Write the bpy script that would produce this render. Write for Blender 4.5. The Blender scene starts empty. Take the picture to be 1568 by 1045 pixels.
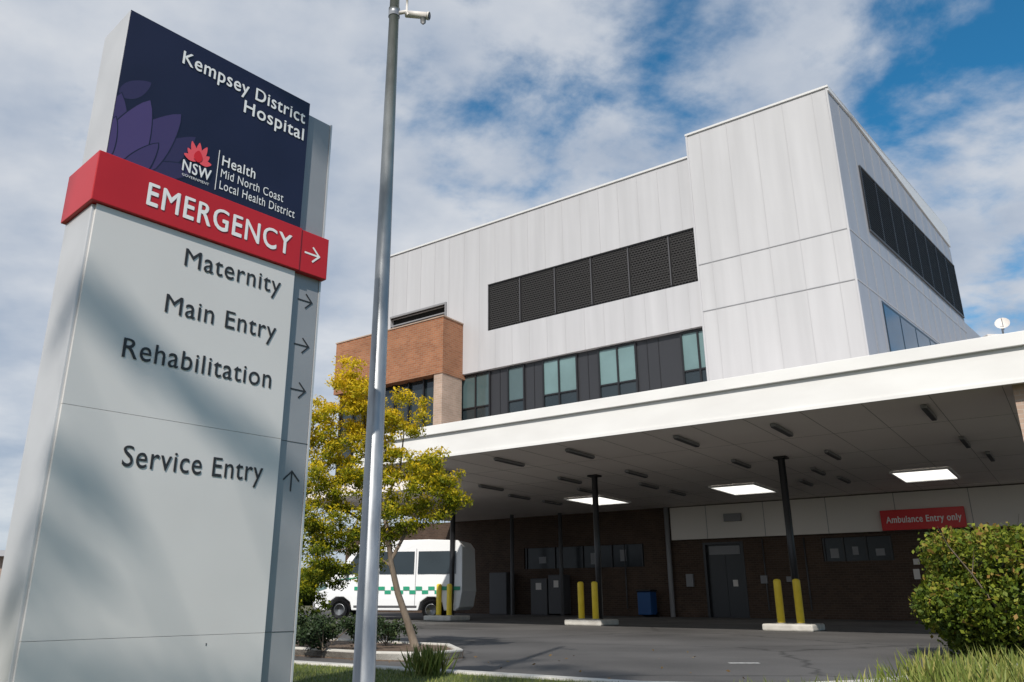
import bpy, math, random
import numpy as np
from mathutils import Vector, Matrix
random.seed(7); rng=np.random.default_rng(7)
scene=bpy.context.scene; COL=bpy.context.collection
scene.view_settings.view_transform='Standard'
try: scene.view_settings.look='None'
except Exception: pass

# ---------------------------------------------------------------- materials
def mat(name,color=(.5,.5,.5),rough=.6,metal=0,spec=.5,emis=None,es=0):
    m=bpy.data.materials.new(name);m.use_nodes=True
    b=m.node_tree.nodes['Principled BSDF']
    b.inputs['Base Color'].default_value=(*color,1);b.inputs['Roughness'].default_value=rough
    b.inputs['Metallic'].default_value=metal;b.inputs['Specular IOR Level'].default_value=spec
    if emis:
        b.inputs['Emission Color'].default_value=(*emis,1);b.inputs['Emission Strength'].default_value=es
    return m
def N(m,t,**k):
    n=m.node_tree.nodes.new(t)
    for a,v in k.items(): setattr(n,a,v)
    return n
def L(m,a,b): m.node_tree.links.new(a,b)
def bsdf(m): return m.node_tree.nodes['Principled BSDF']
def noise_mat(name,c1,c2,scale=5,rough=.7,detail=5,bump=0,bscale=None,metal=0,stretch=(1,1,1),lo=.3,hi=.7,r2=None,spec=.5):
    m=mat(name,c1,rough,metal,spec)
    tc=N(m,'ShaderNodeTexCoord');mp=N(m,'ShaderNodeMapping');mp.inputs['Scale'].default_value=stretch
    L(m,tc.outputs['Object'],mp.inputs[0])
    no=N(m,'ShaderNodeTexNoise');no.inputs['Scale'].default_value=scale;no.inputs['Detail'].default_value=detail
    L(m,mp.outputs[0],no.inputs[0])
    cr=N(m,'ShaderNodeValToRGB');cr.color_ramp.elements[0].position=lo;cr.color_ramp.elements[1].position=hi
    cr.color_ramp.elements[0].color=(*c1,1);cr.color_ramp.elements[1].color=(*c2,1)
    L(m,no.outputs[0],cr.inputs[0]);L(m,cr.outputs[0],bsdf(m).inputs['Base Color'])
    if r2 is not None:
        mr=N(m,'ShaderNodeMapRange');mr.inputs[3].default_value=rough;mr.inputs[4].default_value=r2
        L(m,no.outputs[0],mr.inputs[0]);L(m,mr.outputs[0],bsdf(m).inputs['Roughness'])
    if bump:
        n2=N(m,'ShaderNodeTexNoise');n2.inputs['Scale'].default_value=bscale or scale*4;n2.inputs['Detail'].default_value=4
        L(m,mp.outputs[0],n2.inputs[0])
        bp=N(m,'ShaderNodeBump');bp.inputs['Strength'].default_value=bump;bp.inputs['Distance'].default_value=.02
        L(m,n2.outputs[0],bp.inputs['Height']);L(m,bp.outputs[0],bsdf(m).inputs['Normal'])
    return m
def brick_mat(name,a,b,mortar,w=.23,h=.086):
    m=mat(name,a,.85,0,.2)
    tc=N(m,'ShaderNodeTexCoord');sp=N(m,'ShaderNodeSeparateXYZ');L(m,tc.outputs['Object'],sp.inputs[0])
    ad=N(m,'ShaderNodeMath',operation='ADD');L(m,sp.outputs[0],ad.inputs[0]);L(m,sp.outputs[1],ad.inputs[1])
    cb=N(m,'ShaderNodeCombineXYZ');L(m,ad.outputs[0],cb.inputs[0]);L(m,sp.outputs[2],cb.inputs[1])
    bt=N(m,'ShaderNodeTexBrick');bt.inputs['Scale'].default_value=1
    bt.inputs['Brick Width'].default_value=w;bt.inputs['Row Height'].default_value=h;bt.inputs['Mortar Size'].default_value=.008
    bt.inputs['Color1'].default_value=(*a,1);bt.inputs['Color2'].default_value=(*b,1);bt.inputs['Mortar'].default_value=(*mortar,1)
    L(m,cb.outputs[0],bt.inputs[0])
    no=N(m,'ShaderNodeTexNoise');no.inputs['Scale'].default_value=1.3;no.inputs['Detail'].default_value=5;L(m,tc.outputs['Object'],no.inputs[0])
    mx=N(m,'ShaderNodeMix',data_type='RGBA',blend_type='MULTIPLY');mx.inputs[0].default_value=.5
    L(m,bt.outputs[0],mx.inputs[6]);L(m,no.outputs[0],mx.inputs[7]);
    L(m,mx.outputs[2],bsdf(m).inputs['Base Color'])
    bp=N(m,'ShaderNodeBump');bp.inputs['Strength'].default_value=.4;bp.inputs['Distance'].default_value=.01;bp.invert=True
    L(m,bt.outputs['Fac'],bp.inputs['Height']);L(m,bp.outputs[0],bsdf(m).inputs['Normal'])
    return m
def panel_mat(name,base,width=.75,axis=0,var=.018):
    """profiled metal cladding: slight tone change sheet to sheet, streaky grime, oil-canning"""
    m=mat(name,base,.45,.0,.4)
    tc=N(m,'ShaderNodeTexCoord');sp=N(m,'ShaderNodeSeparateXYZ');L(m,tc.outputs['Object'],sp.inputs[0])
    dv=N(m,'ShaderNodeMath',operation='DIVIDE');L(m,sp.outputs[axis],dv.inputs[0]);dv.inputs[1].default_value=width
    fl=N(m,'ShaderNodeMath',operation='FLOOR');L(m,dv.outputs[0],fl.inputs[0])
    wn=N(m,'ShaderNodeTexWhiteNoise',noise_dimensions='1D');L(m,fl.outputs[0],wn.inputs['W'])
    mp=N(m,'ShaderNodeMapping');mp.inputs['Scale'].default_value=(1.6,1.6,.12);L(m,tc.outputs['Object'],mp.inputs[0])
    no=N(m,'ShaderNodeTexNoise');no.inputs['Scale'].default_value=1.5;no.inputs['Detail'].default_value=5;L(m,mp.outputs[0],no.inputs[0])
    m1=N(m,'ShaderNodeMapRange');m1.inputs[3].default_value=1-var;m1.inputs[4].default_value=1+var*.5;L(m,wn.outputs[0],m1.inputs[0])
    m2=N(m,'ShaderNodeMapRange');m2.inputs[1].default_value=.3;m2.inputs[2].default_value=.7;m2.inputs[3].default_value=.91;m2.inputs[4].default_value=1.04;L(m,no.outputs[0],m2.inputs[0])
    mu=N(m,'ShaderNodeMath',operation='MULTIPLY');L(m,m1.outputs[0],mu.inputs[0]);L(m,m2.outputs[0],mu.inputs[1])
    sc=N(m,'ShaderNodeVectorMath',operation='SCALE');sc.inputs[0].default_value=base;L(m,mu.outputs[0],sc.inputs['Scale'])
    L(m,sc.outputs[0],bsdf(m).inputs['Base Color'])
    n2=N(m,'ShaderNodeTexNoise');n2.inputs['Scale'].default_value=1.1;L(m,tc.outputs['Object'],n2.inputs[0])
    bp=N(m,'ShaderNodeBump');bp.inputs['Strength'].default_value=.2;bp.inputs['Distance'].default_value=.05
    L(m,n2.outputs[0],bp.inputs['Height']);L(m,bp.outputs[0],bsdf(m).inputs['Normal'])
    return m

M={}
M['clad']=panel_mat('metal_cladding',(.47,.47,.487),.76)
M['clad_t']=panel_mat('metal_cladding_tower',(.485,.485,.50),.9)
M['clad_shaded']=panel_mat('metal_cladding_shaded',(.30,.315,.355),.9,axis=1)  # darker, bluer copy of the cladding: side-wall shade put into the colour
M['seam']=mat('cladding_seam',(.42,.42,.435),.5)
M['seam_dk']=mat('cladding_joint',(.24,.245,.26),.5)
M['flash']=mat('white_flashing',(.62,.62,.62),.4)
M['fascia']=noise_mat('canopy_fascia_white',(.68,.67,.655),(.76,.755,.74),.6,.45,stretch=(1,1,3))
M['soffit']=noise_mat('soffit_lining',(.74,.67,.63),(.82,.76,.71),.35,.6)
M['soffit_j']=mat('soffit_joint',(.32,.30,.28),.7)
M['dark']=mat('dark_panel',(.028,.029,.033),.35)
M['black']=mat('black_paint',(.012,.012,.014),.35)
M['louvre']=mat('louvre_metal',(.07,.067,.066),.45,.3)
M['mesh_bk']=mat('louvre_back',(.008,.008,.008),.9)
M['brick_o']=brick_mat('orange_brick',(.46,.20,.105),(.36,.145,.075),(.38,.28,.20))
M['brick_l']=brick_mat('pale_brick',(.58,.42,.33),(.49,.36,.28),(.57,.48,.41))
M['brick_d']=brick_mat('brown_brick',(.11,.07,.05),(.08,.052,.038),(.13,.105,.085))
M['conc']=noise_mat('concrete',(.42,.40,.36),(.58,.56,.51),4,.85,bump=.3)
M['yellow']=noise_mat('yellow_bollard_paint',(.74,.52,.03),(.84,.62,.05),6,.45)
M['galv']=noise_mat('galvanised_steel',(.24,.25,.265),(.40,.415,.43),10,.33,metal=.6,stretch=(1,1,.3),r2=.48)
M['redpaint']=mat('red_sign',(.62,.015,.02),.4)
M['white']=mat('white_paint',(.78,.78,.78),.4)
M['offwhite']=mat('off_white_paint',(.66,.62,.58),.5)
M['grey']=mat('grey_paint',(.22,.22,.23),.5)
M['dgrey']=mat('dark_grey_paint',(.07,.07,.075),.5)
M['blue']=mat('blue_bin',(.01,.07,.22),.45)

def glass(name,c,r=.06):
    return noise_mat(name,tuple(v*.75 for v in c),c,.9,r,spec=.8)
M['glass_lt']=glass('glass_with_blind',(.15,.24,.245))
M['glass_dk']=glass('dark_glass',(.02,.03,.035))
M['glass_bay']=noise_mat('bay_window_glass',(.01,.012,.014),(.02,.024,.028),1.5,.22,spec=.3)
M['glass_bl']=glass('blue_glass',(.015,.06,.12))

# ---------------------------------------------------------------- mesh helpers
def link(o,parent=None):
    COL.objects.link(o)
    if parent: o.parent=parent
    return o
def empty(name,loc=(0,0,0),rz=0):
    o=bpy.data.objects.new(name,None);o.empty_display_size=.3;o.location=loc;o.rotation_euler=(0,0,rz)
    COL.objects.link(o);return o
def mesh(name,v,fa,m=None,parent=None,smooth=False,bevel=0,seg=2):
    me=bpy.data.meshes.new(name);me.from_pydata([tuple(a) for a in v],[],fa);me.update()
    if m: me.materials.append(m)
    if smooth: me.polygons.foreach_set('use_smooth',[True]*len(me.polygons))
    o=bpy.data.objects.new(name,me);link(o,parent)
    if bevel:
        b=o.modifiers.new('b','BEVEL');b.width=bevel;b.segments=seg;b.limit_method='ANGLE'
    return o
BF=[(0,3,2,1),(4,5,6,7),(0,1,5,4),(1,2,6,5),(2,3,7,6),(3,0,4,7)]
def boxv(x0,x1,y0,y1,z0,z1):
    return [(x0,y0,z0),(x1,y0,z0),(x1,y1,z0),(x0,y1,z0),(x0,y0,z1),(x1,y0,z1),(x1,y1,z1),(x0,y1,z1)]
def boxes(name,L_,m,parent=None,bevel=0):
    v=[];fa=[]
    for b in L_:
        k=len(v);v+=boxv(*b);fa+=[tuple(i+k for i in q) for q in BF]
    return mesh(name,v,fa,m,parent,bevel=bevel)
def box(name,b,m,parent=None,bevel=0): return boxes(name,[b],m,parent,bevel)
def prism(name,poly,z0,z1,m,parent=None,bevel=0,ztops=None):
    n=len(poly);v=[(x,y,z0) for x,y in poly]+[(x,y,(ztops[i] if ztops else z1)) for i,(x,y) in enumerate(poly)]
    fa=[tuple(range(n-1,-1,-1)),tuple(range(n,2*n))]+[(i,(i+1)%n,(i+1)%n+n,i+n) for i in range(n)]
    return mesh(name,v,fa,m,parent,bevel=bevel)
def tubev(pts,rad,seg=10):
    pts=[Vector(p) for p in pts];v=[];fa=[]
    for i,p in enumerate(pts):
        d=(pts[min(i+1,len(pts)-1)]-pts[max(i-1,0)]).normalized()
        a=d.cross(Vector((0.13,.99,.05))).normalized() if abs(d.y)<.9 else d.cross(Vector((1,0,0))).normalized()
        b=d.cross(a)
        for k in range(seg):
            t=2*math.pi*k/seg;v.append(tuple(p+(a*math.cos(t)+b*math.sin(t))*rad[i]))
    for i in range(len(pts)-1):
        for k in range(seg):
            fa.append((i*seg+k,i*seg+(k+1)%seg,(i+1)*seg+(k+1)%seg,(i+1)*seg+k))
    fa.append(tuple(range(seg)));fa.append(tuple((len(pts)-1)*seg+k for k in range(seg-1,-1,-1)))
    return v,fa
def tubes(name,Ls,m,parent=None,seg=10,smooth=True):
    V=[];Fc=[]
    for pts,rad in Ls:
        v,fa=tubev(pts,rad,seg);k=len(V);V+=v;Fc+=[tuple(i+k for i in q) for q in fa]
    return mesh(name,V,Fc,m,parent,smooth)
def flat(name,poly,y,m,parent,thick=.002):
    n=len(poly);v=[(x,y,z) for x,z in poly]+[(x,y+thick,z) for x,z in poly]
    fa=[tuple(range(n)),tuple(range(2*n-1,n-1,-1))]+[(i,i+n,(i+1)%n+n,(i+1)%n) for i in range(n)]
    return mesh(name,v,fa,m,parent)
def textmesh(body,sp=1.0):
    cu=bpy.data.curves.new('t','FONT');cu.body=body;cu.size=1;cu.extrude=0.0;cu.resolution_u=4;cu.space_character=sp
    o=bpy.data.objects.new('t',cu);COL.objects.link(o);bpy.context.view_layer.update()
    dg=bpy.context.evaluated_depsgraph_get();me=bpy.data.meshes.new_from_object(o.evaluated_get(dg))
    bpy.data.objects.remove(o);return me
_h=textmesh('H');CAP=max(v.co.y for v in _h.vertices)
_x=textmesh('x');XH=max(v.co.y for v in _x.vertices)
def text(name,body,x0,x1,z,cap,y,m,parent,bold=0,sp=1.08):
    """lettering as flat cut vinyl; bold = stroke thickening in metres (layered 0.4 mm apart)"""
    nx=max(XH,.735*CAP)
    for j,(ox,oz) in enumerate([(0,0)]+([(bold,0),(-bold,0),(0,bold*.8),(0,-bold*.8)] if bold else [])):
        me=textmesh(body,sp);xs=[v.co.x for v in me.vertices];a,b=min(xs),max(xs)
        sx=(x1-x0)/(b-a);sz=cap/CAP
        for v in me.vertices:
            h=v.co.y
            if h<=0: hh=h
            elif h<XH: hh=h*nx/XH
            else: hh=nx+(h-XH)*(CAP-nx)/(CAP-XH)
            v.co=Vector((x0+(v.co.x-a)*sx+ox,y-.0004*j,z+hh*sz+oz))
        me.materials.clear();me.materials.append(m);me.name=name
        link(bpy.data.objects.new(name,me),parent)

# ---------------------------------------------------------------- foliage
def leaf_mat(name,stops,trans=.35,rough=.55):
    m=mat(name,(.06,.09,.02),rough,0,.25)
    at=N(m,'ShaderNodeAttribute');at.attribute_name='tone'
    cr=N(m,'ShaderNodeValToRGB');e=cr.color_ramp.elements
    while len(e)<len(stops): e.new(.5)
    for i,(p,c) in enumerate(stops): e[i].position=p;e[i].color=(*c,1)
    L(m,at.outputs['Fac'],cr.inputs[0]);L(m,cr.outputs[0],bsdf(m).inputs['Base Color'])
    if trans:
        tr=N(m,'ShaderNodeBsdfTranslucent');L(m,cr.outputs[0],tr.inputs[0])
        mx=N(m,'ShaderNodeMixShader');mx.inputs[0].default_value=trans
        out=m.node_tree.nodes['Material Output'];L(m,bsdf(m).outputs[0],mx.inputs[1]);L(m,tr.outputs[0],mx.inputs[2]);L(m,mx.outputs[0],out.inputs[0])
    return m
def leaves(name,P,size,tone,m,parent=None,aspect=.5,droop=0.0,up=None):
    n=len(P);d=rng.normal(size=(n,3));d[:,2]-=droop
    if up is not None: d=up
    d/=np.linalg.norm(d,axis=1)[:,None]
    r=rng.normal(size=(n,3));w=np.cross(d,r);w/=np.linalg.norm(w,axis=1)[:,None]
    s=(size*rng.uniform(.6,1.3,n))[:,None]
    a=P-d*s*.5;b=P+w*s*aspect*.5;c=P+d*s*.5;e=P-w*s*aspect*.5
    V=np.stack([a,b,c,e],1).reshape(-1,3)
    me=bpy.data.meshes.new(name);me.vertices.add(4*n);me.vertices.foreach_set('co',V.astype('f').ravel())
    me.loops.add(4*n);me.loops.foreach_set('vertex_index',np.arange(4*n,dtype='i'))
    me.polygons.add(n);me.polygons.foreach_set('loop_start',np.arange(0,4*n,4,dtype='i'));me.polygons.foreach_set('loop_total',np.full(n,4,dtype='i'))
    me.update();at=me.attributes.new('tone','FLOAT','POINT');at.data.foreach_set('value',np.repeat(np.clip(tone,0,1),4).astype('f'))
    me.materials.append(m);me.validate()
    o=bpy.data.objects.new(name,me);return link(o,parent)
def clump_points(cl,per,shell=.55):
    P=[];T=[]
    for (x,y,z,rx,rz) in cl:
        n=int(per*(rx*rx*rz)**.67)
        d=rng.normal(size=(n,3));d/=np.linalg.norm(d,axis=1)[:,None]
        r=rng.uniform(0,1,n)**shell
        p=d*r[:,None]*np.array([rx,rx,rz])+np.array([x,y,z])
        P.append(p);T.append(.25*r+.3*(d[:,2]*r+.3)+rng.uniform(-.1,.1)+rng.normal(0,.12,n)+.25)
    return np.concatenate(P),np.concatenate(T)

# ---------------------------------------------------------------- ground
def asphalt_mat():
    m=mat('asphalt',(.06,.06,.06),.8,0,.4)
    tc=N(m,'ShaderNodeTexCoord')
    a=N(m,'ShaderNodeTexNoise');a.inputs['Scale'].default_value=.35;a.inputs['Detail'].default_value=7;L(m,tc.outputs['Object'],a.inputs[0])
    b=N(m,'ShaderNodeTexNoise');b.inputs['Scale'].default_value=60;b.inputs['Detail'].default_value=3;L(m,tc.outputs['Object'],b.inputs[0])
    v=N(m,'ShaderNodeTexVoronoi',feature='DISTANCE_TO_EDGE');v.inputs['Scale'].default_value=.28
    nn=N(m,'ShaderNodeTexNoise');nn.inputs['Scale'].default_value=1.5;L(m,tc.outputs['Object'],nn.inputs[0])
    vm=N(m,'ShaderNodeMix',data_type='RGBA');vm.inputs[0].default_value=.35;L(m,tc.outputs['Object'],vm.inputs[6]);L(m,nn.outputs[1],vm.inputs[7]);L(m,vm.outputs[2],v.inputs[0])
    ck=N(m,'ShaderNodeMapRange');ck.inputs[1].default_value=0;ck.inputs[2].default_value=.012;ck.inputs[3].default_value=.5;ck.inputs[4].default_value=1;L(m,v.outputs[0],ck.inputs[0])
    r1=N(m,'ShaderNodeMapRange');r1.inputs[1].default_value=.3;r1.inputs[2].default_value=.7;r1.inputs[3].default_value=.6;r1.inputs[4].default_value=1.25;L(m,a.outputs[0],r1.inputs[0])
    r2=N(m,'ShaderNodeMapRange');r2.inputs[3].default_value=.55;r2.inputs[4].default_value=1.45;L(m,b.outputs[0],r2.inputs[0])
    mu=N(m,'ShaderNodeMath',operation='MULTIPLY');L(m,r1.outputs[0],mu.inputs[0]);L(m,r2.outputs[0],mu.inputs[1])
    m3=N(m,'ShaderNodeMath',operation='MULTIPLY');L(m,mu.outputs[0],m3.inputs[0]);L(m,ck.outputs[0],m3.inputs[1])
    sc=N(m,'ShaderNodeVectorMath',operation='SCALE');sc.inputs[0].default_value=(.094,.090,.087);L(m,m3.outputs[0],sc.inputs['Scale']);L(m,sc.outputs[0],bsdf(m).inputs['Base Color'])
    bp=N(m,'ShaderNodeBump');bp.inputs['Strength'].default_value=.4;bp.inputs['Distance'].default_value=.01;L(m,b.outputs[0],bp.inputs['Height']);L(m,bp.outputs[0],bsdf(m).inputs['Normal'])
    return m
M['asph']=asphalt_mat()
M['grass_g']=noise_mat('lawn_soil',(.05,.07,.02),(.10,.12,.035),3,.95,bump=.6,bscale=40)
M['ground']=noise_mat('dry_ground',(.08,.085,.04),(.15,.13,.08),.4,.95)
M['mulch']=noise_mat('bark_mulch',(.07,.045,.03),(.18,.125,.085),18,.95,bump=.8,bscale=30)
mesh('ground',[(-900,-900,-.03),(900,-900,-.03),(900,900,-.03),(-900,900,-.03)],[(0,1,2,3)],M['ground'])
mesh('driveway_road',[(-45,-6,0),(40,-6,0),(40,48,0),(-45,48,0)],[(0,1,2,3)],M['asph'])
kerb=[(-22,22.0),(-9,13.9),(-1.2,8.95),(0,8.2),(1.3,7.35),(2.4,7.1),(3.5,7.5),(4.9,8.5),(6.2,9.5),(8.5,10.4),(14,11.4),(22,12)]
lawn=kerb+[(22,-5),(-22,-5)]
prism('lawn',lawn,.0,.10,M['grass_g'])
def strip(poly,w,z0,z1,name,m,parent=None):
    v=[];fa=[]
    P=[Vector((x,y,0)) for x,y in poly]
    for i,p in enumerate(P):
        d=(P[min(i+1,len(P)-1)]-P[max(i-1,0)]).normalized();nn=Vector((-d.y,d.x,0))
        a=p;b=p+nn*w
        v+=[(a.x,a.y,z0),(b.x,b.y,z0),(b.x,b.y,z1),(a.x,a.y,z1)]
    for i in range(len(P)-1):
        k=4*i
        for q in range(4): fa.append((k+q,k+4+q,k+4+(q+1)%4,k+(q+1)%4))
    fa+= [(3,2,1,0),tuple(4*(len(P)-1)+q for q in range(4))]
    return mesh(name,v,fa,m,parent,bevel=.015)
strip(kerb,.16,0.0,.125,'kerb',M['conc'])
bed=[(-7.6,15.9),(-1.6,11.4),(-.75,11.2),(-.35,11.9),(-.6,13.3),(-2.0,14.3),(-6.2,17.3),(-7.6,17.2)]
prism('garden_bed',bed,.0,.09,M['mulch'])
strip(bed+[bed[0]],.10,0,.12,'garden_kerb',M['conc'])
M['line']=noise_mat('worn_line_paint',(.35,.35,.34),(.62,.62,.6),20,.7)
def quadz(name,c,sx,sy,rz,z,m):
    a=math.cos(rz);b=math.sin(rz);v=[(c[0]+a*x-b*y,c[1]+b*x+a*y,z) for x,y in ((-sx,-sy),(sx,-sy),(sx,sy),(-sx,sy))]
    return mesh(name,v,[(0,1,2,3)],m)
quadz('road_marking',(3.35,11.0),.2,.06,0,.004,M['line'])

# ---------------------------------------------------------------- hospital (local x along facade, local y into building)
RZ=math.atan2(-.592,.806)
B=empty('hospital_building',(0,0,0),RZ)
def wall_holes(name,x0,x1,z0,z1,y,t,holes,m,parent):
    xs=sorted({x0,x1,*[h[0] for h in holes],*[h[1] for h in holes]});zs=sorted({z0,z1,*[h[2] for h in holes],*[h[3] for h in holes]})
    Ls=[]
    for i in range(len(xs)-1):
        j=0
        while j<len(zs)-1:
            cx=(xs[i]+xs[i+1])/2
            def inh(j): 
                cz=(zs[j]+zs[j+1])/2;return any(h[0]<cx<h[1] and h[2]<cz<h[3] for h in holes)
            if inh(j): j+=1;continue
            k=j
            while k+1<len(zs)-1 and not inh(k+1): k+=1
            Ls.append((xs[i],xs[i+1],y,y+t,zs[j],zs[k+1]));j=k+1
    return boxes(name,Ls,m,parent)
n0=22.5
holes=[(-16.53,-8.2,10.36,12.25),(-17.95,-8.2,6.75,8.85),(-21.6,-18.6,11.35,11.9)]
wall_holes('main_facade',-21.9,-8.15,4.6,14.8,n0,.25,holes,M['clad'],B)
box('main_block',(-21.9,-8.15,n0+.252,36,4.6,14.8),M['clad_shaded'],B)
box('main_parapet_cap',(-21.95,-8.15,n0-.05,n0+.4,14.802,14.87),M['flash'],B)
Ls=[];x=-21.5
def seamrange(x,z0,z1):
    segs=[(z0,z1)]
    for h in holes:
        if h[0]-.02<x<h[1]+.02:
            ns=[]
            for a,b in segs:
                if h[3]<=a or h[2]>=b: ns.append((a,b))
                else:
                    if h[2]>a: ns.append((a,h[2]))
                    if h[3]<b: ns.append((h[3],b))
            segs=ns
    return segs
while x<-8.3:
    for a,b in seamrange(x,5.3,14.8): Ls.append((x-.009,x+.009,n0-.010,n0+.05,a,b))
    x+=.76
boxes('cladding_seams',Ls,M['seam'],B)
div=[-16.53,-15.07,-13.55,-12.06,-10.61,-9.13,-8.2]
box('louvre_backing',(-16.53,-8.2,n0+.245,n0+.25,10.36,12.25),M['mesh_bk'],B)
def louvres(name,divs,y,z0,z1,parent,pitch=.085):
    v=[];fa=[]
    for i in range(len(divs)-1):
        a,b=divs[i]+.03,divs[i+1]-.03;z=z0+.03
        while z<z1-.05:
            k=len(v);v+=[(a,y+.01,z),(b,y+.01,z),(b,y+.07,z+.055),(a,y+.07,z+.055),(a,y+.01,z-.012),(b,y+.01,z-.012)]
            fa+=[(k,k+1,k+2,k+3),(k+4,k+5,k+1,k)];z+=pitch
    return mesh(name,v,fa,M['louvre'],parent)
louvres('louvre_blades',div,n0+.06,10.36,12.25,B)
v=[];fa=[]
for i in range(len(div)-1):
    a,b=div[i]+.04,div[i+1]-.04;h=12.21-10.4
    x=a-h*.5
    while x<b:
        for sg in (1,-1):
            xa,xb=(x,x+h*.5) if sg>0 else (x+h*.5,x)
            dx_=xb-xa;ta=(a-xa)/dx_;tb=(b-xa)/dx_
            if ta>tb: ta,tb=tb,ta
            t0=max(0,ta);t1=min(1,tb)
            if t1-t0>.02:
                p0=(xa+dx_*t0,10.4+h*t0);p1=(xa+dx_*t1,10.4+h*t1);k=len(v)
                yy=n0+.045 if sg>0 else n0+.05
                v+=[(p0[0]-.007,yy,p0[1]),(p0[0]+.007,yy,p0[1]),(p1[0]+.007,yy,p1[1]),(p1[0]-.007,yy,p1[1])];fa.append((k,k+1,k+2,k+3))
        x+=.11
mesh('louvre_mesh',v,fa,M['louvre'],B)
boxes('louvre_frames',[(d-.03,d+.03,n0+.03,n0+.2,10.4,12.21) for d in div[1:-1]]+[(-16.53,-8.2,n0+.028,n0+.2,10.36,10.4),(-16.53,-8.2,n0+.028,n0+.2,12.21,12.25),(-16.53,-16.49,n0+.03,n0+.2,10.4,12.21)],M['black'],B)
boxes('louvre_brackets',[(d-.018,d+.018,n0+.015,n0+.03,10.45,12.16) for d in div[1:-1]],M['dgrey'],B)
box('slot_backing',(-21.6,-18.6,n0+.2,n0+.25,11.35,11.9),M['mesh_bk'],B)
boxes('slot_rail',[(-21.6,-18.55,n0-.06,n0+.1,11.9,11.98),(-21.6,-18.6,n0+.02,n0+.06,11.55,11.6),(-18.62,-18.55,n0-.06,n0+.1,11.3,11.9)],M['grey'],B)
wy=n0+.14
box('ribbon_panels',(-17.95,-8.2,wy+.05,wy+.1,6.75,8.85),M['dark'],B)
Ls=[];Fr=[];Lo=[]
for a,b,mul in [(-17.9,-16.55,-17.2),(-15.72,-15.02,None),(-14.2,-12.83,-13.55),(-11.97,-10.6,-11.27),(-9.0,-8.22,-8.45)]:
    Ls.append((a,b,wy+.03,wy+.045,7.55,8.78));Lo.append((a,b,wy+.03,wy+.045,6.8,7.5))
    for q in [a,b]+([mul] if mul else []): Fr.append((q-.03,q+.03,wy-.02,wy+.05,6.78,8.8))
    Fr+= [(a+.03,b-.03,wy-.018,wy+.05,7.5,7.55),(a+.03,b-.03,wy-.018,wy+.05,8.76,8.82)]
boxes('ribbon_glass',Ls[2:],M['glass_lt'],B);boxes('ribbon_glass_left',Ls[:2],glass('glass_half_blind',(.07,.11,.115)),B)
boxes('ribbon_glass_lower',Lo,M['glass_dk'],B);boxes('ribbon_frames',Fr,M['black'],B)
box('ribbon_sill',(-17.97,-8.18,n0-.03,n0+.14,6.69,6.748),M['flash'],B)
boxes('ribbon_panel_joints',[(q-.01,q+.01,wy+.035,wy+.05,6.8,8.8) for q in (-16.1,-14.6,-12.4,-10.2,-9.8)],M['black'],B)
# tower
tn=n0-.05; rx,ry=.1234,.9927
def RP(t,off=0): return (-3.65+rx*t+off*ry, tn+ry*t-off*rx)
tl=12.9
# whole block in front cladding; side slab repeats it with shade in its colour
poly=[(-8.15,tn),(-3.65,tn),RP(tl),(-8.15,RP(tl)[1])]
prism('tower_block',poly,4.6,0,M['clad_t'],B,ztops=[15.6,15.6,14.55,14.55])
def side_slab(name,t0,t1,z0,z1,off0,off1,m,zt1=None):
    a=RP(t0,off0);b=RP(t1,off0);c=RP(t1,off1);d=RP(t0,off1)
    return prism(name,[a,b,c,d],z0,z1,m,B,ztops=[z1,zt1 if zt1 else z1,zt1 if zt1 else z1,z1])
side_slab('tower_side_cladding',.03,tl,4.62,15.58,-.05,.003,M['clad_shaded'],14.53)
Ls=[];x=-7.7
while x<-3.8: Ls.append((x-.009,x+.009,tn-.010,tn+.02,5.3,15.58));x+=.9
boxes('tower_seams',Ls,M['seam'],B)
boxes('tower_joints',[(-8.15,-3.65,tn-.014,tn+.02,10.855,10.88),(-8.15,-3.65,tn-.014,tn+.02,9.275,9.30)],M['seam_dk'],B)
boxes('tower_edge_trim',[(-8.19,-8.13,tn-.03,tn+.1,5.3,15.6),(-3.69,-3.635,tn-.02,tn+.05,5.3,15.6)],M['clad'],B)
box('tower_cap',(-8.2,-3.6,tn-.05,tn+.3,15.602,15.67),M['flash'],B)
v=[];fa=[];t=.9
while t<tl:
    zt=15.6-t*1.05/tl
    for (za,zb) in ([(5.3,zt)] if t<1.9 else [(5.3,6.9),(9.2,11.5),(13.7,zt)]):
        p=[RP(t-.012,.014),RP(t+.012,.014),RP(t+.012,-.02),RP(t-.012,-.02)];k=len(v)
        v+=[(q[0],q[1],za) for q in p]+[(q[0],q[1],zb) for q in p];fa+=[tuple(i+k for i in q) for q in BF]
    t+=.9
mesh('side_seams',v,fa,M['seam_dk'],B)
side_slab('side_joint_a',0.05,tl,10.85,10.88,-.02,.016,M['seam'])
side_slab('side_joint_b',0.05,tl,9.29,9.32,-.02,.016,M['seam'])
side_slab('side_louvre_back',1.95,12.75,11.5,13.7,-.02,.008,M['mesh_bk'])
v=[];fa=[];z=11.54
while z<13.66:
    p=[RP(1.97,.05),RP(12.73,.05),RP(12.73,.012),RP(1.97,.012)];k=len(v)
    v+=[(p[0][0],p[0][1],z),(p[1][0],p[1][1],z),(p[2][0],p[2][1],z+.055),(p[3][0],p[3][1],z+.055),(p[0][0],p[0][1],z-.015),(p[1][0],p[1][1],z-.015)]
    fa+=[(k,k+1,k+2,k+3),(k+4,k+5,k+1,k)];z+=.085
mesh('side_louvre_blades',v,fa,M['louvre'],B)
for i in range(9):
    t=1.95+10.8*i/8
    side_slab('side_louvre_mullion',t-.02,t+.02,11.47,13.73,-.01,.056,M['black'])
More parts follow.
